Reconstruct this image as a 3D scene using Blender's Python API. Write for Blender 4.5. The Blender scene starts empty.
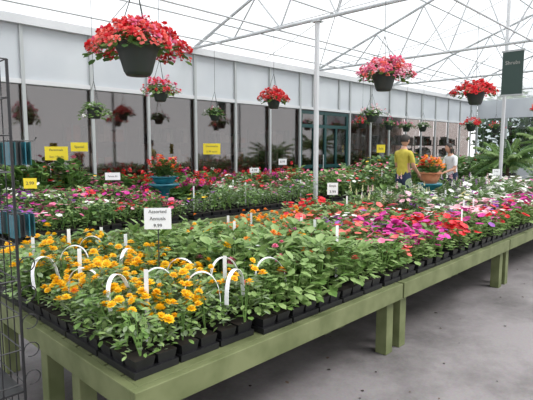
import bpy, math, random
import numpy as np
from mathutils import Vector
rng=np.random.default_rng(11); random.seed(7)
sc=bpy.context.scene
try:
    sc.view_settings.view_transform='Standard'
except Exception: pass
# ---------------------------------------------------------------- materials
MAT={}
def mat(name,col,rough=.6,col2=None,nscale=8.,trans=0.,metal=0.,spec=.5,detail=3,bump=0.,lo=.35,hi=.65):
    m=bpy.data.materials.new(name); m.use_nodes=True; nt=m.node_tree; N=nt.nodes; L=nt.links
    for n in list(N): N.remove(n)
    out=N.new('ShaderNodeOutputMaterial'); b=N.new('ShaderNodeBsdfPrincipled')
    b.inputs['Roughness'].default_value=rough; b.inputs['Metallic'].default_value=metal
    b.inputs['Specular IOR Level'].default_value=spec
    b.inputs['Base Color'].default_value=(*col,1)
    csock=None
    if col2 is not None:
        tc=N.new('ShaderNodeTexCoord'); no=N.new('ShaderNodeTexNoise'); no.inputs['Scale'].default_value=nscale; no.inputs['Detail'].default_value=detail
        L.new(tc.outputs['Object'],no.inputs['Vector'])
        r=N.new('ShaderNodeValToRGB'); r.color_ramp.elements[0].position=lo; r.color_ramp.elements[1].position=hi
        r.color_ramp.elements[0].color=(*col,1); r.color_ramp.elements[1].color=(*col2,1)
        L.new(no.outputs['Fac'],r.inputs['Fac']); L.new(r.outputs['Color'],b.inputs['Base Color']); csock=r.outputs['Color']
        if bump>0:
            bp=N.new('ShaderNodeBump'); bp.inputs['Strength'].default_value=bump; bp.inputs['Distance'].default_value=.01
            L.new(no.outputs['Fac'],bp.inputs['Height']); L.new(bp.outputs['Normal'],b.inputs['Normal'])
    if trans>0:
        t=N.new('ShaderNodeBsdfTranslucent'); t.inputs['Color'].default_value=(*col,1)
        if csock: L.new(csock,t.inputs['Color'])
        mx=N.new('ShaderNodeMixShader'); mx.inputs[0].default_value=trans
        L.new(b.outputs[0],mx.inputs[1]); L.new(t.outputs[0],mx.inputs[2]); L.new(mx.outputs[0],out.inputs[0])
    else: L.new(b.outputs[0],out.inputs[0])
    MAT[name]=m; return m
mat('leaf',(.105,.205,.045),.5,(.19,.32,.08),14,.25)
mat('leaf_light',(.21,.335,.10),.5,(.32,.44,.17),14,.25)
mat('leaf_dark',(.045,.115,.03),.5,(.09,.19,.05),14,.2)
mat('leaf_grey',(.18,.25,.13),.6,(.28,.36,.21),14,.2)
mat('yellow',(.92,.50,.008),.5,(.97,.68,.02),30,.25)
mat('orange',(.92,.26,.02),.5,(.95,.40,.04),30,.25)
mat('red',(.62,.010,.02),.5,(.80,.03,.04),30,.2)
mat('coral',(.82,.12,.10),.5,(.90,.24,.20),30,.25)
mat('pink',(.80,.13,.29),.5,(.90,.30,.45),30,.25)
mat('palepink',(.88,.48,.56),.5,(.93,.62,.68),30,.25)
mat('magenta',(.56,.02,.26),.5,(.74,.05,.40),30,.2)
mat('purple',(.24,.04,.36),.5,(.40,.10,.52),30,.2)
mat('white',(.85,.85,.80),.5,(.92,.92,.86),30,.25)
mat('cream',(.88,.82,.42),.5,(.92,.88,.6),30,.25)
mat('black',(.012,.012,.014),.4)
mat('soil',(.02,.014,.01),.95)
mat('stem',(.14,.26,.06),.6)
mat('bark',(.12,.08,.05),.9,(.06,.04,.03),20)
mat('wood',(.10,.12,.045),.7,(.155,.175,.078),6,bump=.2)
mat('steel',(.60,.62,.63),.45,(.50,.52,.53),3,metal=.1)
mat('white_paint',(.62,.63,.64),.5)
mat('panel',(.48,.51,.54),.6,(.56,.59,.61),.8)
mat('frame',(.42,.44,.44),.5)
mat('teal',(.01,.09,.10),.4)
mat('teal_dark',(.008,.055,.055),.4)
mat('teal_glaze',(.01,.12,.17),.25,(.02,.19,.24),8)
mat('terracotta',(.50,.17,.08),.7,(.60,.25,.13),10)
mat('pot_dark',(.03,.04,.035),.45)
mat('handle_white',(.88,.89,.91),.35)
mat('sign_yellow',(.90,.72,.03),.5)
mat('sign_white',(.86,.87,.88),.5)
mat('sign_dark',(.02,.05,.04),.4)
mat('ink',(.08,.08,.08),.7)
mat('skin',(.55,.30,.20),.55)
mat('hair',(.02,.014,.01),.6)
mat('shirt_yellow',(.50,.42,.05),.8,(.60,.50,.08),12)
mat('shirt_white',(.70,.70,.72),.8,(.8,.8,.82),12)
mat('jeans',(.03,.045,.09),.85)
mat('eye',(.02,.02,.02),.3)
mat('lips',(.45,.12,.10),.5)
mat('shoe',(.03,.03,.03),.6)
mat('store_wall',(.34,.24,.20),.8,(.42,.31,.27),1.)
mat('shelf_metal',(.22,.22,.21),.5)
mat('goods_a',(.35,.33,.30),.6,(.5,.48,.45),4)
mat('goods_b',(.10,.16,.12),.6,(.2,.28,.2),4)
mat('goods_c',(.30,.10,.06),.6,(.45,.2,.12),4)
def floor_mat():
    m=bpy.data.materials.new('concrete'); m.use_nodes=True; nt=m.node_tree; N=nt.nodes; L=nt.links
    b=N['Principled BSDF']; b.inputs['Roughness'].default_value=.7
    tc=N.new('ShaderNodeTexCoord')
    n1=N.new('ShaderNodeTexNoise'); n1.inputs['Scale'].default_value=1.3; n1.inputs['Detail'].default_value=9; n1.inputs['Roughness'].default_value=.7
    n2=N.new('ShaderNodeTexNoise'); n2.inputs['Scale'].default_value=60; n2.inputs['Detail'].default_value=4
    r=N.new('ShaderNodeValToRGB'); e=r.color_ramp.elements
    e[0].position=.34; e[0].color=(.10,.092,.092,1); e[1].position=.60; e[1].color=(.235,.217,.222,1)
    mx=N.new('ShaderNodeMixRGB'); mx.blend_type='MULTIPLY'; mx.inputs[0].default_value=.5
    L.new(tc.outputs['Object'],n1.inputs['Vector']); L.new(tc.outputs['Object'],n2.inputs['Vector'])
    L.new(n1.outputs['Fac'],r.inputs['Fac']); L.new(r.outputs['Color'],mx.inputs[1]); L.new(n2.outputs['Color'],mx.inputs[2])
    g=N.new('ShaderNodeMixRGB'); g.blend_type='MIX'; g.inputs[0].default_value=.35; L.new(mx.outputs[0],g.inputs[1]); L.new(r.outputs['Color'],g.inputs[2])
    L.new(g.outputs[0],b.inputs['Base Color'])
    MAT['concrete']=m
floor_mat()
def roof_mat():
    m=bpy.data.materials.new('roof_sheet'); m.use_nodes=True; nt=m.node_tree; N=nt.nodes; L=nt.links
    for n in list(N): N.remove(n)
    out=N.new('ShaderNodeOutputMaterial'); t=N.new('ShaderNodeBsdfTransparent'); s=N.new('ShaderNodeBsdfTranslucent'); mx=N.new('ShaderNodeMixShader')
    tc=N.new('ShaderNodeTexCoord'); w=N.new('ShaderNodeTexNoise'); w.inputs['Scale'].default_value=.5
    mp=N.new('ShaderNodeMapping'); mp.inputs['Scale'].default_value=(2.5,.25,.25)
    r=N.new('ShaderNodeValToRGB'); r.color_ramp.elements[0].position=.35; r.color_ramp.elements[0].color=(.66,.69,.71,1); r.color_ramp.elements[1].position=.65; r.color_ramp.elements[1].color=(.84,.85,.86,1)
    L.new(tc.outputs['Object'],mp.inputs[0]); L.new(mp.outputs[0],w.inputs['Vector']); L.new(w.outputs['Fac'],r.inputs['Fac'])
    L.new(r.outputs['Color'],s.inputs[0]); L.new(r.outputs['Color'],t.inputs[0])
    mx.inputs[0].default_value=.4; L.new(t.outputs[0],mx.inputs[1]); L.new(s.outputs[0],mx.inputs[2]); L.new(mx.outputs[0],out.inputs[0])
    MAT['roof_sheet']=m
roof_mat()
def glass_mat():
    for nm,tr,gl in (('window_glass',(.62,.57,.55,1),.16),('clear_glass',(.75,.8,.8,1),.08)):
        m=bpy.data.materials.new(nm); m.use_nodes=True; nt=m.node_tree; N=nt.nodes; L=nt.links
        for x in list(N): N.remove(x)
        out=N.new('ShaderNodeOutputMaterial'); t=N.new('ShaderNodeBsdfTransparent'); t.inputs[0].default_value=tr; s=N.new('ShaderNodeBsdfGlossy'); s.inputs['Roughness'].default_value=.04
        mx=N.new('ShaderNodeMixShader'); mx.inputs[0].default_value=gl; L.new(t.outputs[0],mx.inputs[1]); L.new(s.outputs[0],mx.inputs[2]); L.new(mx.outputs[0],out.inputs[0])
        MAT[nm]=m
glass_mat()
# ---------------------------------------------------------------- mesh builder
MN=list(MAT.keys()); MI={k:i for i,k in enumerate(MN)}
class MB:
    def __init__(s): s.v=[];s.f=[];s.m=[];s.n=0
    def add(s,V,F,m):
        V=np.asarray(V,float).reshape(-1,3); F=np.asarray(F,int).reshape(-1,4)
        s.v.append(V); s.f.append(F+s.n)
        if isinstance(m,str): m=np.full(len(F),MI[m])
        s.m.append(np.asarray(m,int)); s.n+=len(V)
    def inst(s,T,pos,R,sc,m=None):
        V,F,mi=T; n=len(pos)
        if n==0: return
        W=np.einsum('nij,nvj->nvi',R,V[None]*np.asarray(sc).reshape(n,1,-1))
        W=W+pos[:,None,:]
        FF=(F[None]+ (np.arange(n)*len(V))[:,None,None]).reshape(-1,4)
        mm=np.tile(mi,n) if m is None else np.repeat(m,len(F))
        s.add(W.reshape(-1,3),FF,mm)
    def box(s,x0,x1,y0,y1,z0,z1,m):
        V=[(x0,y0,z0),(x1,y0,z0),(x1,y1,z0),(x0,y1,z0),(x0,y0,z1),(x1,y0,z1),(x1,y1,z1),(x0,y1,z1)]
        s.add(V,[(0,3,2,1),(4,5,6,7),(0,1,5,4),(1,2,6,5),(2,3,7,6),(3,0,4,7)],m)
    def tube(s,P,r,m,n=8):
        P=np.asarray(P,float); k=len(P); r=np.broadcast_to(np.asarray(r,float),(k,))
        T=np.gradient(P,axis=0); T/=np.linalg.norm(T,axis=1)[:,None]+1e-9
        ref=np.array([0,0,1.]) if abs(T[0][2])<.9 else np.array([1.,0,0])
        V=[]
        for i in range(k):
            a=np.cross(T[i],ref); a/=np.linalg.norm(a)+1e-9; b=np.cross(T[i],a)
            for j in range(n):
                t=2*math.pi*j/n; V.append(P[i]+r[i]*(a*math.cos(t)+b*math.sin(t)))
        F=[(i*n+j,i*n+(j+1)%n,(i+1)*n+(j+1)%n,(i+1)*n+j) for i in range(k-1) for j in range(n)]
        cap=[(0,1,2,3),(0,3,4,7),(4,5,6,7)] if n==8 else ([(0,1,2,3),(0,3,4,5)] if n==6 else [])
        F+=[tuple(c[::-1]) for c in cap]+[tuple(x+(k-1)*n for x in c) for c in cap]
        s.add(V,F,m)
    def lathe(s,cx,cy,prof,m,n=24):
        V=[(cx+r*math.cos(2*math.pi*j/n),cy+r*math.sin(2*math.pi*j/n),z) for r,z in prof for j in range(n)]
        F=[(i*n+j,i*n+(j+1)%n,(i+1)*n+(j+1)%n,(i+1)*n+j) for i in range(len(prof)-1) for j in range(n)]
        s.add(V,F,m)
    def make(s,name,smooth=False,parent=None,origin=None,bevel=0):
        V=np.concatenate(s.v); F=np.concatenate(s.f); M=np.concatenate(s.m)
        if origin is None:
            mn=V.min(0); mx=V.max(0); origin=np.array([(mn[0]+mx[0])/2,(mn[1]+mx[1])/2,mn[2]])
        origin=np.asarray(origin,float); V=V-origin
        me=bpy.data.meshes.new(name)
        me.vertices.add(len(V)); me.vertices.foreach_set('co',V.ravel())
        me.loops.add(F.size); me.loops.foreach_set('vertex_index',F.ravel().astype(np.int32))
        me.polygons.add(len(F)); me.polygons.foreach_set('loop_start',(np.arange(len(F))*4).astype(np.int32))
        u=np.unique(M)
        for x in u: me.materials.append(MAT[MN[x]])
        me.polygons.foreach_set('material_index',np.searchsorted(u,M).astype(np.int32))
        me.polygons.foreach_set('use_smooth',np.full(len(F),smooth))
        me.update(calc_edges=True); me.validate()
        o=bpy.data.objects.new(name,me); sc.collection.objects.link(o); o.location=origin
        if parent is not None:
            o.location=Vector(origin)-parent.location; o.parent=parent
        if bevel:
            b=o.modifiers.new('bevel','BEVEL'); b.width=bevel; b.segments=2
        return o
def empty(name,loc):
    e=bpy.data.objects.new(name,None); e.location=loc; e.empty_display_size=.1; sc.collection.objects.link(e); return e
def rot(az,tilt,spin):
    az,tilt,spin=[np.asarray(x,float) for x in np.broadcast_arrays(az,tilt,spin)]
    def Rz(a):
        M=np.zeros((len(a),3,3)); M[:,0,0]=np.cos(a);M[:,0,1]=-np.sin(a);M[:,1,0]=np.sin(a);M[:,1,1]=np.cos(a);M[:,2,2]=1; return M
    X=np.zeros((len(tilt),3,3)); X[:,0,0]=1; X[:,1,1]=np.cos(tilt); X[:,1,2]=-np.sin(tilt); X[:,2,1]=np.sin(tilt); X[:,2,2]=np.cos(tilt)
    return Rz(az)@X@Rz(spin)
def leafT(w=.3,m='leaf',cup=.1):
    V=np.array([(0,0,0),(w*.85,.3,.05),(w,.68,.0),(0,1,-cup),(-w,.68,0),(-w*.85,.3,.05),(0,.5,-.04)],float)
    F=np.array([(0,1,2,6),(6,2,3,4),(0,6,4,5)]); return V,F,np.full(3,MI[m])
U=lambda a,b,n: rng.uniform(a,b,n)
def plantT(n,h,rad,L,w=.3,mats=('leaf','leaf_light'),el=(-.35,.9),stems=True,tall=.65):
    b=MB(); t=U(0,1,n)**tall; az=U(0,6.283,n); rr=np.sqrt(U(0,1,n))*rad*np.sin(np.clip(t*2.2+.5,0,2.6))
    rr=np.clip(rr,0,rad)
    pos=np.stack([np.cos(az)*rr,np.sin(az)*rr,h*t*(1-.35*(rr/rad)**2)],1)
    tilt=U(el[0],el[1],n); mm=np.array([MI[x] for x in mats])[rng.integers(0,len(mats),n)]
    b.inst(leafT(w),pos,rot(az-math.pi/2+U(-.8,.8,n),tilt,np.zeros(n)),L*U(.6,1.2,n),mm)
    if stems:
        for i in range(5):
            a=U(0,6.28,1)[0]; r=rad*.6*U(.1,1,1)[0]
            P=np.array([(0,0,-.01),(math.cos(a)*r*.6,math.sin(a)*r*.6,h*.5),(math.cos(a)*r,math.sin(a)*r,h*.9)])
            b.tube(P,[.003,.0025,.0015],'stem',4)
    return np.concatenate(b.v),np.concatenate(b.f),np.concatenate(b.m)
def flowerT(kind):
    b=MB()
    if kind=='pom':
        for k,(np_,tl,l) in enumerate([(9,.15,1),(8,.6,.85),(6,1.05,.6)]):
            az=np.arange(np_)*6.283/np_+k*.4
            b.inst(leafT(.33),np.tile([0,0,.12*k],(np_,1)),rot(az,np.full(np_,tl),np.zeros(np_)),np.full(np_,l))
    elif kind=='five':
        az=np.arange(5)*6.283/5
        b.inst(leafT(.55,cup=.15),np.zeros((5,3)),rot(az,np.full(5,.35),np.zeros(5)),np.ones(5))
    elif kind=='umbel':
        n=16; az=U(0,6.28,n); tl=U(-.5,1.5,n)
        d=np.stack([np.cos(az+1.5708)*np.cos(tl),np.sin(az+1.5708)*np.cos(tl),np.sin(tl)],1)
        b.inst(leafT(.55),d*.35,rot(az,tl-.2,np.zeros(n)),U(.5,.75,n))
    elif kind=='spike':
        n=16; az=np.arange(n)*2.4; z=np.linspace(0,3.2,n)
        b.inst(leafT(.5),np.stack([0*z,0*z,z],1),rot(az,np.full(n,.5),np.zeros(n)),np.linspace(.9,.35,n))
    return np.concatenate(b.v),np.concatenate(b.f),np.concatenate(b.m)
FT={k:[flowerT(k) for _ in range(3)] for k in ('pom','five','umbel','spike')}
def pick(cols,n):
    ws=np.array([c[1] for c in cols],float); ws/=ws.sum()
    return np.array([MI[c[0]] for c in cols])[rng.choice(len(cols),n,p=ws)]
KIND={
 'marigold':dict(n=105,h=.22,rad=.10,L=.043,w=.26,mats=('leaf','leaf_light','leaf_grey')),
 'leafy':dict(n=80,h=.24,rad=.105,L=.062,w=.30,mats=('leaf','leaf_light','leaf_light')),
 'petunia':dict(n=60,h=.16,rad=.105,L=.045,w=.36,mats=('leaf','leaf_light')),
 'geranium':dict(n=40,h=.22,rad=.11,L=.07,w=.55,mats=('leaf','leaf_dark')),
 'herb':dict(n=60,h=.22,rad=.09,L=.055,w=.25,mats=('leaf','leaf_grey')),
 'dark':dict(n=55,h=.32,rad=.11,L=.08,w=.36,mats=('leaf_dark','leaf')),
 'mid':dict(n=50,h=.24,rad=.11,L=.055,w=.36,mats=('leaf_dark','leaf','leaf_light')),
}
TMPL={k:[plantT(**v) for _ in range(4)] for k,v in KIND.items()}
def potT(s):
    a=s*.5*.92; c=a*.78
    V=[(-c,-c,0),(c,-c,0),(c,c,0),(-c,c,0),(-a,-a,.065),(a,-a,.065),(a,a,.065),(-a,a,.065)]
    return np.array(V,float),np.array([(0,3,2,1),(4,5,6,7),(0,1,5,4),(1,2,6,5),(2,3,7,6),(3,0,4,7)]),np.array([MI['black'],MI['soil']]+[MI['black']]*4)
def bed(name,x0,x1,y0,y1,z,kind,cols,fl='five',fsize=.03,fn=3.,sp=.14,hs=1.,ssc=1.,fh=.02,nx=2,ny=3,jit=.014,tvar=.16,clump=2.,labels=.12):
    b=MB(); tw,tl=sp*nx,sp*ny; gap=.014
    cx=max(1,int(round((x1-x0)/(tw+gap)))); cy=max(1,int(round((y1-y0)/(tl+gap))))
    sx=(x1-x0)/cx; sy=(y1-y0)/cy; P=[]
    for i in range(cx):
        for j in range(cy):
            ax=x0+i*sx+gap/2; bx=ax+sx-gap; ay=y0+j*sy+gap/2; by=ay+sy-gap
            b.box(ax,bx,ay,by,z,z+.03,'black')
            for a in range(nx):
                for c in range(ny):
                    P.append((ax+(a+.5)*(bx-ax)/nx,ay+(c+.5)*(by-ay)/ny,z+.012))
    P=np.array(P); n=len(P)
    s0=(sx-gap)/nx
    b.inst(potT(min(s0,(sy-gap)/ny)),P,rot(np.zeros(n),0,0),np.ones(n))
    top=P+np.array([0,0,.065]); top[:,:2]+=rng.normal(0,jit,(n,2)); ti=rng.integers(0,4,n); s=U(.78,1.22,n)*ssc
    tray=np.arange(n)//(nx*ny)
    s*=(1+U(-tvar,tvar,cx*cy))[tray]
    for k in range(4):
        q=ti==k; m=q.sum()
        b.inst(TMPL[kind][k],top[q],rot(U(0,6.28,m),U(-.16,.16,m),0),np.stack([s[q],s[q],s[q]*hs],1))
    K=KIND[kind]; cnt=rng.poisson(fn*rng.gamma(clump,1/clump,n)); idx=np.repeat(np.arange(n),cnt); m=len(idx)
    if m:
        az=U(0,6.28,m); r=np.sqrt(U(0,1,m))*K['rad']*1.1
        off=np.stack([np.cos(az)*r,np.sin(az)*r,(K['h']*hs*(1-.35*(r/K['rad'])**2)*U(.8,1.18,m)+fh)],1)*s[idx][:,None]
        pos=top[idx]+off; cm=pick(cols,m); fi=rng.integers(0,3,m)
        tc=pick(cols,cx*cy)[tray[idx]]; cm=np.where(U(0,1,m)<.72,tc,cm)
        for k in range(3):
            q=fi==k; mq=q.sum()
            b.inst(FT[fl][k],pos[q],rot(az[q]-1.57,U(-.75,.25,mq) if fl!='spike' else U(-.15,.15,mq),U(0,6,mq)),fsize*U(.7,1.25,mq),cm[q])
    # small white plastic plant tags standing in the trays
    for i in range(cx*cy):
        if random.random()<labels:
            px,py=P[i*nx*ny][:2]+np.array([sx*.45,sy*.3]); h=K['h']*ssc*hs+.10+random.random()*.03; a=-.75+random.uniform(-.5,.5)
            c_,s_=math.cos(a)*.011,math.sin(a)*.011; zb=z+.07; zt=z+.07+h
            b.add([(px-c_,py-s_,zb),(px+c_,py+s_,zb),(px+c_,py+s_,zt),(px-c_,py-s_,zt)],[(0,1,2,3)],'sign_white')
    return b.make(name)
# ---------------------------------------------------------------- shell
W=9.0; EAVE=3.75; RY=4.4; RZ=5.42; XE=24.0; XS=-2.0; DX0,DX1=10.79,13.11
b=MB(); b.box(-14,40,-14,20,-.1,0,'concrete'); b.make('floor')
b=MB()
def roofq(y0,z0,y1,z1,xa,xb):
    b.add([(xa,y0,z0),(xb,y0,z0),(xb,y1,z1),(xa,y1,z1)],[(0,1,2,3)],'roof_sheet')
roofq(W+.25,EAVE-.0,RY,RZ+.05,XS,XE); roofq(RY,RZ+.05,-.3,EAVE,XS,XE)
b.make('ceiling')
def truss(X):
    b=MB(); r=.032
    b.tube([(X,W-.1,EAVE),(X,-.2,EAVE)],r,'steel',8)
    for ya in (W-.1,-.2):
        b.tube([(X,ya,EAVE+.03),(X,RY,RZ-.03)],r,'steel',8)
    def zr(y): return EAVE+(RZ-EAVE)*(1-abs(y-RY)/(W-.1-RY))
    ys=np.linspace(W-.1,-.2,15)
    for i in range(14):
        if i%2==0: p,q=(X,ys[i],EAVE),(X,ys[i+1],zr(ys[i+1])-.02)
        else: p,q=(X,ys[i],zr(ys[i])-.02),(X,ys[i+1],EAVE)
        b.tube([p,q],.017,'steel',6)
    b.make('roof_truss')
for X in (2.4,6.9,11.35,15.8,20.25): truss(X)
b=MB()
for y in (8.0,6.8,5.6,4.4,2.6,.8):
    z=EAVE+(RZ-EAVE)*(1-abs(y-RY)/(W-.1-RY))+.03
    b.tube([(XS,y,z),(XE,y,z)],.018,'steel',6)
for x in np.arange(XS,XE,2.25):
    b.tube([(x,W+.1,EAVE+.03),(x,RY,RZ+.03)],.009,'steel',6); b.tube([(x,RY,RZ+.03),(x,-.3,EAVE+.0)],.009,'steel',6)
b.make('roof_purlins')
b=MB()
for y in (3.15,6.3,8.0): b.tube([(XS,y,EAVE-.05),(XE,y,EAVE-.05)],.016,'steel',6)
b.make('basket_hanging_pipes')
b=MB()
for (xa,xb) in ((6.9,11.35),(11.35,15.8),(15.8,20.25)):
    b.tube([(xa,W-.15,EAVE),(xb,RY,RZ-.05)],.011,'steel',6); b.tube([(xb,W-.15,EAVE),(xa,RY,RZ-.05)],.011,'steel',6)
b.make('roof_wind_braces')
def column(X,Y,h):
    b=MB(); b.tube([(X,Y,0),(X,Y,h)],.045,'white_paint',8)
    b.box(X-.12,X+.12,Y-.12,Y+.12,0,.015,'steel'); b.box(X-.08,X+.08,Y-.08,Y+.08,h-.02,h,'steel'); b.make('support_column')
column(6.9,5.42,EAVE-.03); column(12.9,4.2,5.35)
# back wall
b=MB(); b.box(XS,DX0-.06,W+.02,W+.14,0,.55,'panel'); b.box(DX1+.06,XE,W+.02,W+.14,0,.55,'panel'); b.box(XS,XE,W+.02,W+.14,2.66,EAVE,'panel')
b.make('wall_back')
mull=[x for x in np.arange(3.2-1.25*4,XE,1.25)]
mull=[x for x in mull if not (DX0<x<DX1)]
wn=1
for i in range(len(mull)-1):
    x0,x1=mull[i],mull[i+1]
    if x1-x0>1.5: continue
    b=MB(); b.box(x0+.03,x1-.03,W+.06,W+.075,.60,2.61,'window_glass')
    b.box(x0+.03,x1-.03,W+.03,W+.09,.55,.60,'frame'); b.box(x0+.03,x1-.03,W+.03,W+.09,2.61,2.66,'frame')
    b.make('window_%d'%wn); wn+=1
b=MB()
for x in mull: b.box(x-.03,x+.03,W-.03,W+.02,0,EAVE,'frame')
for x in (11.3,12.6): b.box(x-.03,x+.03,W-.03,W+.02,2.7,EAVE,'frame')
b.box(XS,XE,W-.02,W+.015,2.62,2.70,'white_paint')
b.make('trim_1')
b=MB(); b.box(XS,XE,W-.09,W+.01,EAVE-.13,EAVE+.02,'white_paint'); b.make('trim_2')
b=MB(); x0,x1=DX0,DX1
for xa in (x0,(x0+x1)/2,x1): b.box(xa-.05,xa+.05,W+.02,W+.1,0,2.6,'teal_dark')
for xa in (x0+.6,x1-.6): b.box(xa-.04,xa+.04,W+.02,W+.1,0,2.1,'teal_dark')
for z in (0,.9,2.1,2.5): b.box(x0,x1,W+.025,W+.09,z,z+.1,'teal_dark')
b.box(x0,x1,W+.05,W+.06,.1,2.5,'window_glass')
b.tube([((x0+x1)/2-.12,W-.0,.9),((x0+x1)/2-.12,W-.0,1.3)],.015,'steel',6)
b.make('door_1')
b=MB(); b.box(XS,XE,13,13.1,0,3.6,'store_wall'); b.make('wall_store')
b=MB(); b.box(XS,XE,W+.15,13.1,3.4,3.5,'store_wall'); b.make('ceiling_store')
def shelfunit(x,y):
    b=MB()
    for z in (.1,.6,1.1,1.6): b.box(x,x+1.2,y,y+.45,z,z+.03,'shelf_metal')
    for xx in (x,x+1.17): b.box(xx,xx+.03,y,y+.03,0,2.0,'shelf_metal'); b.box(xx,xx+.03,y+.42,y+.45,0,2.0,'shelf_metal')
    for z in (.13,.63,1.13,1.63):
        xx=x+.04
        while xx<x+1.05:
            w_=random.uniform(.06,.2); h=random.uniform(.15,.4)
            b.box(xx,xx+w_*.9,y+.05,y+.35,z,z+h,random.choice(['goods_a','goods_b','goods_c','goods_a','black'])); xx+=w_
    b.make('store_shelf')
for x in np.arange(-1.5,22,1.9): 
    if not (10.2<x<13.2): shelfunit(x,9.3+.3*random.random())
b=MB(); b.box(XE,XE+.1,-.3,W,0,.7,'panel'); b.box(XE,XE+.1,-.3,W,2.9,3.75,'panel')
b.make('wall_right')
b=MB(); b.add([(XE+.05,-.3,3.75),(XE+.05,W,3.75),(XE+.05,RY,RZ),(XE+.05,RY,RZ)],[(0,1,2,3)],'roof_sheet'); b.make('wall_gable')
b=MB()
for y in np.arange(-.3,W+.1,1.33): b.box(XE-.02,XE+.1,y-.04,y+.04,.7,2.9,'frame')
b.make('trim_3')
b=MB(); b.box(XE+.03,XE+.05,-.3,W,.7,2.9,'clear_glass'); b.make('window_%d'%wn)
# ---------------------------------------------------------------- tables
TZ=.52
def table(x0,x1,y0,y1,legs_y,z=TZ):
    b=MB(); n=max(2,int((y1-y0-.08)/.145)); wdt=(y1-y0-.08)/n
    for i in range(n): b.box(x0+.041,x1-.041,y0+.04+i*wdt+.006,y0+.04+(i+1)*wdt-.006,z-.03,z-.002,'wood')
    b.box(x0,x1,y0,y0+.04,z-.115,z,'wood'); b.box(x0,x1,y1-.04,y1,z-.115,z,'wood')
    b.box(x0,x0+.04,y0+.04,y1-.04,z-.115,z,'wood'); b.box(x1-.04,x1,y0+.04,y1-.04,z-.115,z,'wood')
    for x in (x0+.041,x1-.041-.09):
        for y in legs_y: b.box(x,x+.09,y,y+.09,0,z-.031,'wood')
        b.box(x+.02,x+.06,y0+.04,y1-.04,z-.115,z-.031,'wood')
    b.make('display_table',bevel=.004)
T1=3.5
xs=[.95,3.16,5.5,7.9,10.3]
for a,c in zip(xs[:-1],xs[1:]): table(a,c-.02,1.65,T1,(1.7,2.25,2.65,T1-.14))
for a,c in ((1.2,3.9),(3.92,6.72),(7.08,9.8),(9.82,12.4)): table(a,c,5.1,7.1,(5.16,6.0,6.95))
for a,c in ((1.6,4.3),(4.32,7.0),(7.02,9.9),(13.6,16.2)): table(a,c,7.85,8.7,(7.9,8.55))
for a,c in ((13.4,16.2),(16.22,19.)): table(a,c,5.5,7.0,(5.56,6.85))
# ---------------------------------------------------------------- beds
Z=TZ; TB=T1-.05
bed('marigold_bed',1.0,1.72,1.74,TB,Z,'marigold',[('yellow',40),('orange',1)],'pom',.025,5.6,.12,ssc=1.02,fh=.03,clump=1.3,tvar=.2,labels=.5)
bed('mixed_annual_bed',1.74,2.95,1.70,2.85,Z,'leafy',[('orange',1.4),('coral',1.4),('yellow',1),('pink',.8),('white',.6)],'pom',.029,.75,.125,ssc=1.1,fh=.03,labels=.25)
bed('leafy_annual_bed',1.74,2.55,2.87,TB,Z,'leafy',[('yellow',2),('coral',.6)],'pom',.026,.8,.13,fh=.03,ssc=1.05)
bed('orange_marigold_bed',2.57,3.7,2.87,TB,Z,'marigold',[('yellow',2),('orange',2)],'pom',.028,3.4,.13,ssc=.98,fh=.04)
bed('coral_petunia_bed',2.97,3.45,1.70,2.4,Z,'petunia',[('coral',5),('pink',1.),('palepink',.7)],'five',.035,4,.12,ssc=1.3,fh=.03)
bed('magenta_petunia_bed',3.47,4.1,1.70,2.4,Z,'petunia',[('magenta',6),('purple',2)],'five',.038,8,.13,fh=.03,ssc=1.15,clump=4)
bed('red_petunia_bed',4.12,4.8,1.70,2.4,Z,'petunia',[('red',12),('magenta',1)],'five',.038,9,.13,fh=.03,ssc=1.15,clump=4)
bed('impatiens_bed',2.97,5.0,2.42,2.85,Z,'petunia',[('purple',1.5),('pink',2),('red',2.5),('white',2.5),('magenta',3),('coral',1.5)],'five',.035,5.5,.125,ssc=1.35,fh=.03)
bed('zinnia_bed',3.72,5.0,2.87,TB,Z,'leafy',[('red',5),('pink',1.5),('white',.6)],'five',.036,5.,.14)
bed('purple_petunia_bed',4.82,6.6,1.70,2.4,Z,'petunia',[('purple',2),('magenta',3),('palepink',1.5),('white',2),('red',1.5)],'five',.04,6,.15,fh=.03,ssc=1.2)
bed('snapdragon_bed',5.02,6.55,2.42,2.95,Z,'herb',[('white',4),('cream',2),('palepink',.6),('purple',.6)],'five',.036,5,.155,ssc=1.15,fh=.03)
bed('tall_snapdragon_bed',5.02,6.55,2.97,TB,Z,'herb',[('white',3),('cream',2),('palepink',1)],'spike',.026,3.4,.155,ssc=1.45)
bed('sage_bed',7.25,8.4,2.87,TB,Z,'herb',[('white',2),('purple',1),('palepink',1)],'spike',.026,3,.16,ssc=1.5)
bed('nemesia_bed',6.57,8.4,2.42,2.85,Z,'herb',[('white',4),('purple',.6),('cream',1)],'five',.038,5,.16,ssc=1.15,fh=.03)
bed('white_stock_bed',8.42,10.2,2.42,TB,Z,'herb',[('white',5),('palepink',1),('magenta',.6),('purple',.4)],'five',.038,5.5,.18,ssc=1.3,fh=.03)
bed('petunia_bed',6.62,10.2,1.70,2.4,Z,'petunia',[('magenta',2.5),('purple',1),('red',3),('pink',1),('white',3)],'five',.042,6,.17,ssc=1.3,fh=.03)
bed('violet_bed',1.3,2.9,5.17,7.0,Z,'mid',[('purple',2.5),('magenta',3),('pink',3),('white',1)],'five',.036,4.4,.16,ssc=1.1,fh=.03,tvar=.3)
bed('vinca_bed',2.92,3.88,5.17,7.0,Z,'mid',[('magenta',2.5),('pink',2),('palepink',1),('red',1.5)],'five',.036,4.8,.16,ssc=1.1,fh=.03,tvar=.3)
bed('geranium_bed',3.96,5.3,6.35,7.0,Z,'geranium',[('red',2),('magenta',3),('pink',1)],'umbel',.045,4,.18,ssc=1.4,fh=.04,tvar=.25)
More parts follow.
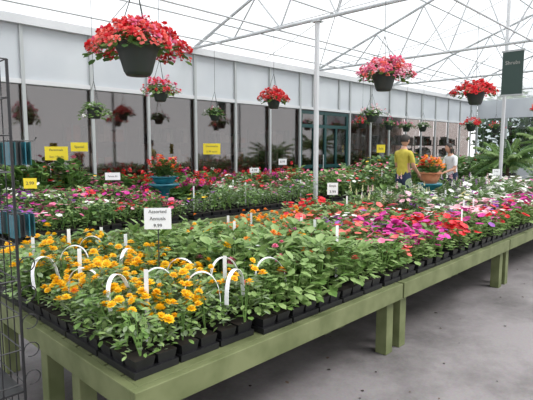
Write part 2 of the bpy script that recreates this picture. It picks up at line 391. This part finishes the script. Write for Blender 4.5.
bed('herb_bed',3.96,6.68,5.17,5.88,Z,'herb',[('white',2),('yellow',.3),('purple',1),('pink',1)],'five',.028,2.5,.16,ssc=1.1,tvar=.3)
bed('dianthus_bed',5.32,6.68,5.92,7.0,Z,'herb',[('pink',2),('red',2),('white',1)],'five',.036,4.4,.17,ssc=1.15,fh=.03,tvar=.3)
bed('bedding_plant_bed',7.14,9.76,5.17,7.0,Z,'mid',[('red',2),('pink',1.5),('white',1.5)],'five',.038,3.4,.18,ssc=1.4,fh=.03,tvar=.3)
bed('shrub_bed',9.88,12.3,5.17,7.0,Z,'dark',[('red',2),('pink',1),('yellow',1)],'five',.04,2.4,.2,ssc=1.4,fh=.03,tvar=.3)
bed('red_geranium_bed',4.4,9.8,7.9,8.6,Z,'geranium',[('red',5),('coral',1),('magenta',1),('white',.6)],'umbel',.05,3.8,.2,ssc=1.6,fh=.04,tvar=.3)
bed('perennial_bed',1.7,4.28,7.9,8.6,Z,'dark',[('yellow',1),('white',2),('pink',1.5),('red',1)],'five',.04,3.,.2,ssc=1.5,tvar=.3)
bed('potted_shrub_bed',13.7,16.1,7.9,8.6,Z,'dark',[('red',1),('yellow',1)],'five',.04,2.,.22,ssc=1.9)
bed('foliage_bed',13.5,18.9,5.56,6.9,Z,'dark',[('pink',1),('white',2),('red',1)],'five',.04,2.,.24,ssc=1.6)
# ---------------------------------------------------------------- tray handles
b=MB()
def arch(cx,cy,zt,ang,hs=.085,ht=.2,w=.022,lean=0.):
    n=18; c,s_=math.cos(ang),math.sin(ang); V=[]
    for i in range(n+1):
        t=math.pi*i/n
        x=-hs*math.cos(t); hz=ht*math.sin(t)**.7; z=zt-ht+hz; ly=lean*hz
        nx=-math.cos(t); nz=math.sin(t)
        for sd,no in ((-1,-1),(1,-1),(1,1),(-1,1)):
            px=x+nx*.0015*no; py=sd*w/2+ly
            V.append((cx+px*c-py*s_,cy+px*s_+py*c,z+nz*.0015*no))
    F=[(i*4+j,i*4+(j+1)%4,(i+1)*4+(j+1)%4,(i+1)*4+j) for i in range(n) for j in range(4)]
    b.add(V,F,'handle_white')
for x,y,a,l in ((1.52,3.17,-.6,.2),(1.12,2.40,-.8,-.3),(1.5,2.62,.5,.1),(1.05,2.75,.4,.2),(1.33,2.05,-.5,.3),(1.59,2.2,-.9,-.2),(1.74,2.0,-.2,.2),(1.43,1.82,-.6,.35),(1.61,1.78,.35,0),(1.9,1.80,-.5,.3),(1.84,2.55,-.7,.2),(1.3,2.95,-.6,.1),(1.15,2.1,.5,.2),(2.1,2.1,-.6,.2)):
    arch(x,y,.885,a,.09,.16,lean=l)
b.make('white_tray_handles')
# ---------------------------------------------------------------- signs
def txt(s_,size,loc,yaw,parent):
    c=bpy.data.curves.new('lettering','FONT'); c.body=s_; c.size=size; c.align_x='CENTER'; c.align_y='CENTER'; c.extrude=.0004
    c.materials.append(MAT['ink']); o=bpy.data.objects.new('lettering',c); sc.collection.objects.link(o)
    o.rotation_euler=(math.pi/2,0,yaw); o.parent=parent; o.location=loc
YAW=math.radians(-42)
def sign(x,y,z,w,h,m,text,name='price_sign',zb=.6,yaw=YAW):
    e=empty(name,(x,y,zb)); c,s_=math.cos(yaw),math.sin(yaw)
    b=MB(); V=[]; 
    for t in (-.003,.003):
        for (a,k) in ((-w/2,-h/2),(w/2,-h/2),(w/2,h/2),(-w/2,h/2)): V.append((x+a*c-t*s_,y+a*s_+t*c,z+k))
    b.add(V,[(0,1,2,3),(7,6,5,4),(0,4,5,1),(1,5,6,2),(2,6,7,3),(3,7,4,0)],m); b.make('card',parent=e)
    b=MB(); b.tube([(x-.008*s_,y+.008*c,zb),(x-.008*s_,y+.008*c,z+h*.4)],.004,'pot_dark',6); b.make('stake',parent=e)
    lines=text.split('|') if text else []
    for i,l in enumerate(lines):
        sz=min(h/len(lines)*.7, w*.8/(len(l)*.55))
        txt(l,sz,(.005*s_,-.005*c,z-zb+h*(.5-(i+.5)/len(lines))),yaw,e)
    return e
sign(1.50,2.30,1.105,.15,.12,'sign_white','Assorted|Annuals|9.99')
sign(3.22,6.0,1.12,.2,.10,'sign_white','Petunia $4')
sign(4.52,3.3,1.03,.125,.14,'sign_white','Snaps|3.99')
sign(6.4,6.5,1.08,.18,.09,'sign_white','4.99')
sign(8.86,8.0,1.16,.2,.15,'sign_white','8.99')
sign(9.9,3.3,1.0,.15,.18,'sign_white','2 for|7.00')
sign(3.39,8.2,1.41,.38,.23,'sign_yellow','Perennials|Sun / Shade',name='yellow_sign')
sign(3.93,8.5,1.52,.3,.16,'sign_yellow','Special',name='yellow_sign')
sign(6.85,8.3,1.48,.38,.24,'sign_yellow','Geraniums|5.99 each',name='yellow_sign')
sign(2.26,6.3,1.06,.16,.13,'sign_yellow','2.99',name='yellow_sign')
sign(14.0,8.3,1.48,.28,.26,'sign_yellow','Sale',name='yellow_sign')
e=empty('hanging_department_sign',(12.3,4.0,2.7)); b=MB(); b.box(12.28,12.31,3.62,4.08,2.75,3.75,'sign_dark'); b.box(12.27,12.32,3.60,4.10,2.72,2.76,'frame'); b.box(12.27,12.32,3.60,4.10,3.74,3.78,'frame'); b.make('board',parent=e)
b=MB(); b.tube([(12.295,3.67,3.78),(12.295,3.67,5.05)],.006,'steel',6); b.tube([(12.295,4.03,3.78),(12.295,4.03,5.2)],.006,'steel',6); b.make('wires',parent=e)
c=bpy.data.curves.new('lettering','FONT'); c.body='Shrubs'; c.size=.12; c.align_x='CENTER'; c.extrude=.0005; c.materials.append(MAT['goods_a'])
o=bpy.data.objects.new('lettering',c); sc.collection.objects.link(o); o.rotation_euler=(math.pi/2,0,-math.pi/2); o.parent=e; o.location=(-.022,-.15,.75)
# ---------------------------------------------------------------- hanging baskets
def basket(x,y,z,r,cols,fr,fh,nf,name='hanging_flower_basket',zt=EAVE-.068,leafm=('leaf','leaf_dark'),fs=.04,droop=.1,nl=220):
    e=empty(name,(x,y,z)); H=r*1.45
    b=MB(); b.lathe(x,y,[(.005,z),(r*.55,z),(r*.66,z+H*.12),(r*.9,z+H*.7),(r,z+H*.88),(r*1.06,z+H*.9),(r*1.06,z+H),(r*.95,z+H),(r*.92,z+H*.9),(.01,z+H*.9)],'pot_dark'); b.make('pot',True,parent=e)
    b=MB(); top=z+fh+H+.28
    for k in range(3):
        a=k*2.094+.4; b.tube([(x+r*math.cos(a),y+r*math.sin(a),z+H),(x,y,top)],.0035,'pot_dark',6)
    b.tube([(x,y,top),(x,y,zt)],.0035,'pot_dark',6); b.make('hanger',parent=e)
    b=MB(); n=nl; az=U(0,6.28,n); rr=np.sqrt(U(0,1,n)); lob=1+.12*np.sin(az*3+x)+.08*np.sin(az*5+y)
    zz=z+H+fh*.75*np.sqrt(1-rr**2*.9)*U(.1,1,n)-droop*rr**2
    b.inst(leafT(.42),np.stack([x+np.cos(az)*rr*fr*.9*lob,y+np.sin(az)*rr*fr*.9*lob,zz],1),rot(az-1.57,U(-.7,.7,n),0),U(.04,.075,n),pick([(m,1) for m in leafm],n))
    for k in range(14):
        a=k*.45; b.tube([(x,y,z+H*.9),(x+math.cos(a)*fr*.4,y+math.sin(a)*fr*.4,z+H+fh*.4),(x+math.cos(a)*fr*.7,y+math.sin(a)*fr*.7,z+H+fh*.2)],.003,'stem',4)
    n=nf; az=U(0,6.28,n); rr=np.sqrt(U(0,1,n)); lob=1+.12*np.sin(az*3+x)+.08*np.sin(az*5+y)
    zz=z+H+fh*np.sqrt(1-rr**2*.95)*U(.7,1.12,n)*lob-droop*rr**2
    b.inst(FT['umbel'][0],np.stack([x+np.cos(az)*rr*fr*lob,y+np.sin(az)*rr*fr*lob,zz],1),rot(az-1.57,-rr*.9,U(0,6,n)),fs*U(.7,1.2,n),pick(cols,n))
    b.make('flowers',parent=e)
RC=[('coral',4),('red',4),('pink',1)]
basket(1.95,3.2,2.03,.155,RC,.355,.16,380,fs=.033,nl=240)
basket(5.34,3.15,2.20,.15,[('pink',4),('palepink',1),('coral',2)],.33,.16,260,fs=.038)
basket(8.28,3.15,2.22,.16,[('red',4),('coral',1.5)],.34,.14,240,fs=.04)
basket(4.21,6.3,2.20,.13,[('pink',2),('red',2)],.27,.16,70,leafm=('leaf','leaf_light'),fs=.038)
basket(6.72,6.3,2.24,.14,[('red',3),('coral',1)],.28,.16,160,fs=.042)
basket(3.8,7.6,1.98,.13,[('white',1)],.28,.14,6,name='hanging_fern_basket',fs=.03,leafm=('leaf','leaf_light'),droop=.2,zt=4.2)
basket(6.7,8.0,2.08,.13,[('pink',1),('white',1)],.24,.14,14,fs=.03)
basket(10.17,6.3,2.12,.16,[('palepink',1),('white',1)],.34,.16,40,fs=.04)
basket(16.3,6.3,2.05,.17,[('red',2),('coral',1)],.34,.18,60,fs=.05)
basket(16.3,8.0,2.08,.16,[('white',1)],.3,.16,10)
basket(13.96,8.0,2.08,.15,[('pink',1)],.28,.16,14)
basket(15.1,8.0,2.05,.15,[('pink',1)],.28,.16,10)
basket(12.4,8.0,2.08,.15,[('red',1),('pink',1)],.28,.16,24)
basket(18.6,6.3,2.05,.17,[('red',1)],.3,.16,20)
basket(12.6,3.15,2.2,.16,[('red',2),('coral',1)],.32,.16,120,fs=.045)
# ---------------------------------------------------------------- pedestal planters
def planter(x,y,z,potm,pedm,name,r=.2,ph=.36,bh=.18,cols=RC,topz=.32):
    e=empty(name,(x,y,z))
    b=MB(); b.lathe(x,y,[(.005,z),(r*.75,z),(r*.75,z+.03),(r*.4,z+.07),(r*.32,z+ph*.5),(r*.42,z+ph-.06),(r*1.1,z+ph),(r*1.15,z+ph+.03),(.01,z+ph+.02)],pedm); b.make('pedestal',True,parent=e)
    z2=z+ph+.022
    b=MB(); b.lathe(x,y,[(.005,z2),(r*.6,z2),(r*.85,z2+bh*.5),(r*.95,z2+bh*.85),(r*1.05,z2+bh*.87),(r*1.05,z2+bh),(r*.93,z2+bh),(.01,z2+bh*.9)],potm); b.make('bowl',True,parent=e)
    b=MB(); P=[]; 
    for k in range(7):
        a=k*.9; rr=0 if k==0 else r*.55; P.append((x+rr*math.cos(a),y+rr*math.sin(a),z2+bh*.9))
    P=np.array(P); b.inst(TMPL['geranium'][0],P,rot(U(0,6,7),U(-.3,.3,7),0),np.full(7,topz/.3))
    n=40; az=U(0,6.28,n); rr=np.sqrt(U(0,1,n))*r*1.2
    b.inst(FT['umbel'][1],np.stack([x+np.cos(az)*rr,y+np.sin(az)*rr,z2+bh+topz*U(.4,1,n)*(1-.3*(rr/r/1.2)**2)],1),rot(az,U(-.4,.4,n),0),.042*U(.7,1.2,n),pick(cols,n))
    b.make('flowers',parent=e)
planter(4.12,6.12,Z,'teal_glaze','teal_glaze','pedestal_planter',r=.2,ph=.42,bh=.12,cols=[('red',2),('coral',2),('orange',1)])
planter(6.86,3.22,Z,'terracotta','teal_glaze','terracotta_planter',r=.155,ph=.43,bh=.17,cols=[('coral',2),('orange',3),('red',1)],topz=.24)
# ---------------------------------------------------------------- glove / tool rack
e=empty('wire_display_rack',(.5,2.17,0)); b=MB()
X0,X1,Y0,Y1=.34,.665,2.03,2.36
for x in (X0,X1):
    for y in (Y0,Y1): b.tube([(x,y,0),(x,y,1.84)],.006,'black',6)
for z in np.arange(.1,1.85,.145):
    b.tube([(X0,Y0,z),(X1,Y0,z)],.003,'black',6); b.tube([(X1,Y0,z),(X1,Y1,z)],.003,'black',6); b.tube([(X0,Y1,z),(X1,Y1,z)],.003,'black',6); b.tube([(X0,Y0,z),(X0,Y1,z)],.003,'black',6)
for t in (.25,.5,.75):
    b.tube([(X0+(X1-X0)*t,Y0,.1),(X0+(X1-X0)*t,Y0,1.84)],.0025,'black',6); b.tube([(X1,Y0+(Y1-Y0)*t,.1),(X1,Y0+(Y1-Y0)*t,1.84)],.0025,'black',6)
for z in (.1,.5): b.box(X0,X1,Y0,Y1,z-.004,z+.004,'black')
for z0 in np.arange(.55,1.15,.12):
    P=[(X1+.004+.03*(1-math.cos(t)),Y0,z0+.03*math.sin(t)) for t in np.linspace(0,5.2,14)]; b.tube(P,.0025,'black',6)
b.make('frame',parent=e)
b=MB()
for z in (1.50,1.20):
    for y in (2.12,2.27):
        b.tube([(X1,y,z+.03),(X1+.12,y,z+.03),(X1+.13,y,z+.045)],.0025,'black',6)
        for k in range(5):
            xx=X1+.012+k*.02
            b.box(xx,xx+.004,y-.03,y+.03,z-.07,z+.025,('teal_glaze','teal','black','teal_glaze','teal')[k])
b.make('hanging_packets',parent=e)
# ---------------------------------------------------------------- palm
def palm(x,y,hp,n,Lf,name='potted_palm'):
    e=empty(name,(x,y,0)); b=MB(); b.lathe(x,y,[(.005,0),(.2,0),(.27,.42),(.29,.42),(.29,.47),(.25,.47),(.24,.43),(.01,.43)],'pot_dark'); b.make('pot',True,parent=e)
    b=MB(); b.tube([(x,y,.4),(x+.02,y,hp*.6),(x,y,hp)],[.06,.05,.04],'bark',8)
    lt=leafT(.09,cup=.25)
    for k in range(n):
        a=k*2.4; up=1.15-1.05*(k/n); L=Lf*random.uniform(.8,1.1); P=[]
        for i in range(9):
            t=i/8; hr=L*t*math.cos(up*.6); P.append((x+math.cos(a)*hr,y+math.sin(a)*hr,hp+L*(t*math.sin(up)+.15*t-.65*t*t*(1.1-up*.5))))
        P=np.array(P); b.tube(P,np.linspace(.01,.003,9),'stem',6)
        m=38; t=np.linspace(.12,1,m); pp=np.stack([np.interp(t*8,np.arange(9),P[:,j]) for j in range(3)],1)
        for sd in (-1,1):
            b.inst(lt,pp,rot(np.full(m,a-1.57+sd*1.0),U(-.45,-.1,m),0),Lf*.25*(1-.55*t),np.full(m,MI['leaf' if k%2 else 'leaf_dark'] if k%3 else MI['leaf_light']))
    b.make('fronds',parent=e)
palm(14.4,4.5,1.05,24,1.1)
palm(12.1,2.75,.75,22,.75)
palm(17.6,4.2,1.5,20,1.2)
def tree(x,y,h,r):
    b=MB(); b.tube([(x,y,0),(x+.1,y,h*.4),(x,y+.1,h*.8)],[.14,.1,.05],'bark',8)
    n=1500; d=rng.normal(size=(n,3)); d/=np.linalg.norm(d,axis=1)[:,None]; rr=U(.5,1,n)**.5
    pos=np.array([x,y,h*.62])+d*rr[:,None]*np.array([r,r,h*.4])*(1+.2*np.sin(d[:,:1]*9))
    b.inst(leafT(.4),pos,rot(U(0,6.28,n),U(-1,1,n),0),U(.2,.4,n),pick([('leaf',1),('leaf_dark',2)],n)); b.make('outdoor_tree')
for x,y,h,r in ((27,.5,4.2,1.6),(28,3.6,4.,1.8),(27.5,6.6,3.8,1.6),(29,9,4.5,2)): tree(x,y,h,r)
b=MB(); n=160; pos=np.stack([U(1.5,7.5,n),U(-.6,3.2,n),np.full(n,.004)],1)
b.inst(leafT(.35),pos,rot(U(0,6.28,n),U(-.05,.05,n),0),U(.012,.035,n),pick([('bark',3),('soil',2),('leaf_dark',.6)],n)); b.make('fallen_leaves')
# ---------------------------------------------------------------- people
def person(name,x,y,face,height,shirt,arms,hair_long,lean=0.,short=True):
    s=height/1.75; e=empty(name,(x,y,0)); e.rotation_euler=(0,0,face)
    def up(p):
        z=p[2]-.95
        return (p[0],p[1]+z*math.sin(lean),.95+z*math.cos(lean)) if z>0 else p
    J=[];R=[];E=[]
    def j(p,r,par=None,l=True):
        J.append(tuple(c*s for c in (up(p) if l else p))); R.append((r[0]*s,r[1]*s)); 
        if par is not None: E.append((par,len(J)-1))
        return len(J)-1
    pel=j((0,0,.95),(.15,.11)); sp=j((0,0,1.12),(.13,.10),pel); ch=j((0,-.01,1.30),(.155,.11),sp); nb=j((0,-.01,1.45),(.07,.07),ch); j((0,.01,1.54),(.052,.055),nb)
    HN=[]
    for sd in (-1,1):
        A=arms[0 if sd<0 else 1]
        sh=j((sd*.165,-.01,1.41),(.062,.062),ch); el=j((sd*A[0][0],A[0][1],A[0][2]),(.043,.043),sh); wr=j((sd*A[1][0],A[1][1],A[1][2]),(.028,.024),el)
        d=Vector(J[wr])-Vector(J[el]); d.normalize(); pm=Vector(J[wr])+d*.075*s
        J.append(tuple(pm)); R.append((.036*s,.020*s)); E.append((wr,len(J)-1)); HN.append((Vector(J[wr]),pm,d,sd))
        hp=j((sd*.09,0,.90),(.095,.095),pel); kn=j((sd*.10,.02,.50),(.062,.062),hp); an=j((sd*.10,-.02,.10),(.042,.042),kn); j((sd*.11,.13,.045),(.045,.04),an)
    me=bpy.data.meshes.new('sk'); me.from_pydata(J,E,[]); o=bpy.data.objects.new('sk',me); sc.collection.objects.link(o)
    o.modifiers.new('s','SKIN'); 
    for i,r in enumerate(R): me.skin_vertices[0].data[i].radius=r
    me.skin_vertices[0].data[0].use_root=True
    ss=o.modifiers.new('u','SUBSURF'); ss.levels=2; ss.render_levels=2
    dg=bpy.context.evaluated_depsgraph_get(); nm=bpy.data.meshes.new_from_object(o.evaluated_get(dg)); bpy.data.objects.remove(o)
    nm.materials.clear()
    for m in (shirt,'jeans','skin','shoe'): nm.materials.append(MAT[m])
    elb=[Vector(J[i]) for i in range(len(J))]
    for f in nm.polygons:
        c=f.center; best=None;bd=9
        for a,bb in E:
            A=elb[a];B=elb[bb];ab=B-A;t=max(0,min(1,(c-A).dot(ab)/(ab.length_squared+1e-9))); dd=(c-(A+ab*t)).length
            if dd<bd: bd=dd;best=(a,bb,t)
        a,bb,t=best; k=0
        loc=(bb-5)%8 if bb>=5 else -1
        if bb==4: k=2 if t>.15 else 0
        elif loc in (4,5,6): k=1
        elif loc==7: k=3
        elif loc==3: k=2
        elif loc==2: k=2 if (short or t>.9) else 0
        elif loc==1: k=2 if (short and t>.75) else 0
        if bb<4 and c.z<.97*s: k=1
        f.material_index=k; f.use_smooth=True
    bo=bpy.data.objects.new('body',nm); sc.collection.objects.link(bo); bo.parent=e
    b=MB()
    for wr,pm,d,sd in HN:
        side=d.cross(Vector((0,0,1))); side=side.normalized() if side.length>.1 else Vector((0,1,0))
        dn=Vector((0,0,-1)) if abs(d.z)<.8 else Vector((-sd,0,0))
        for k,(off,L) in enumerate(((-.027,.065),(-.009,.075),(.009,.07),(.026,.055))):
            p=pm+side*off*s; P=[p,p+d*L*.4*s+dn*.004,p+d*L*.75*s+dn*.018,p+d*L*.9*s+dn*.036]
            b.tube([tuple(q) for q in P],[.009*s,.0085*s,.0078*s,.005*s],'skin',8)
        p=wr+d*.03*s-side*.02*s*sd; P=[p,p+(d*.03-side*.03*sd)*s,p+(d*.06-side*.04*sd)*s+dn*.01]
        b.tube([tuple(q) for q in P],[.011*s,.010*s,.007*s],'skin',8)
    fo=b.make('fingers',True,origin=(0,0,0)); fo.parent=e
    fo.location=(0,0,0)
    hc=Vector(up((0,.025,1.635)))*s
    b=MB(); nu,nv=24,18; V=[];
    for i in range(nv+1):
        th=math.pi*(i+.02)/(nv+.04)
        for k in range(nu):
            ph=2*math.pi*k/nu; dx,dy,dz=math.sin(th)*math.cos(ph),math.sin(th)*math.sin(ph),math.cos(th)
            jaw=1-.28*max(0,-dz-.15); X,Y,Zz=dx*.073*jaw,dy*.092*(1-.1*max(0,-dz)),dz*.115
            if dy>0:
                Y+=.022*math.exp(-(dx/.16)**2)*math.exp(-((dz+.12)/.16)**2)*dy
                Y-=.008*math.exp(-((abs(dx)-.38)/.16)**2)*math.exp(-((dz-.08)/.12)**2)
                Y+=.006*math.exp(-(dx/.25)**2)*math.exp(-((dz+.8)/.15)**2)
            V.append((hc.x+X*s,hc.y+Y*s,hc.z+Zz*s))
    F=[(i*nu+k,(i+1)*nu+k,(i+1)*nu+(k+1)%nu,i*nu+(k+1)%nu) for i in range(nv) for k in range(nu)]
    b.add(V,F,'skin')
    ball=[(math.sin(t)*.5,math.cos(t)*.5) for t in np.linspace(.05,3.09,8)]
    def blob(cx,cy,cz,rx,ry,rz,m):
        V=[];n=10
        for r,z in ball:
            for k in range(n): V.append((hc.x+(cx+2*r*math.cos(6.283*k/n)*rx)*s,hc.y+(cy+2*r*math.sin(6.283*k/n)*ry)*s,hc.z+(cz+2*z*rz)*s))
        b.add(V,[(i*n+k,(i+1)*n+k,(i+1)*n+(k+1)%n,i*n+(k+1)%n) for i in range(7) for k in range(n)],m)
    for sd in (-1,1):
        blob(sd*.028,.078,.010,.011,.008,.006,'eye'); blob(sd*.074,-.002,-.005,.010,.018,.03,'skin'); blob(sd*.028,.084,.028,.014,.004,.003,'hair')
    blob(0,.088,-.052,.022,.007,.006,'lips')
    V=[];nu2=24;nv2=12
    for i in range(nv2+1):
        th=(.02+i/nv2*(2.15 if hair_long else 1.75))
        for k in range(nu2):
            ph=2*math.pi*k/nu2; dy=math.sin(ph)
            tt=th*(1-.52*max(0,dy)**.7)
            V.append((hc.x+math.sin(tt)*math.cos(ph)*.083*s,hc.y+(math.sin(tt)*dy*.101-.004)*s,hc.z+(math.cos(tt)*.126-(.09*max(0,-dy+.3)*(i/nv2)**3 if hair_long else 0))*s))
    b.add(V,[(i*nu2+k,(i+1)*nu2+k,(i+1)*nu2+(k+1)%nu2,i*nu2+(k+1)%nu2) for i in range(nv2) for k in range(nu2)],'hair')
    ho=b.make('head',True,origin=(0,0,0)); ho.parent=e; ho.location=(0,0,0)
    return e
person('shopper_man',8.62,4.6,math.radians(-100),1.76,'shirt_yellow',(((.20,.05,1.14),(.18,.26,1.02)),((.21,.03,1.14),(.20,.22,.98))),False)
person('shopper_woman',10.95,4.6,math.radians(65),1.62,'shirt_white',(((.21,.1,1.12),(.16,.32,1.05)),((.21,.1,1.12),(.17,.30,.98))),True,lean=.2)
# ---------------------------------------------------------------- light
w=bpy.data.worlds.new('World'); sc.world=w; w.use_nodes=True
bg=w.node_tree.nodes['Background']; bg.inputs[0].default_value=(.97,.98,1,1); bg.inputs[1].default_value=1.5
sl_=bpy.data.lights.new('sun','SUN'); sl_.energy=4.3; sl_.angle=math.radians(30); sl_.color=(1,.98,.95)
so=bpy.data.objects.new('sun',sl_); so.rotation_euler=(math.radians(28),math.radians(18),0); so.location=(5,0,12); sc.collection.objects.link(so)
cam=bpy.data.cameras.new('camera'); co=bpy.data.objects.new('camera',cam); sc.collection.objects.link(co)
cam.sensor_width=36; cam.lens=480/533*36; co.location=(0,0,1.5); co.rotation_euler=(math.radians(90-6.18),0,math.radians(-46)); cam.clip_start=.05
sc.camera=co
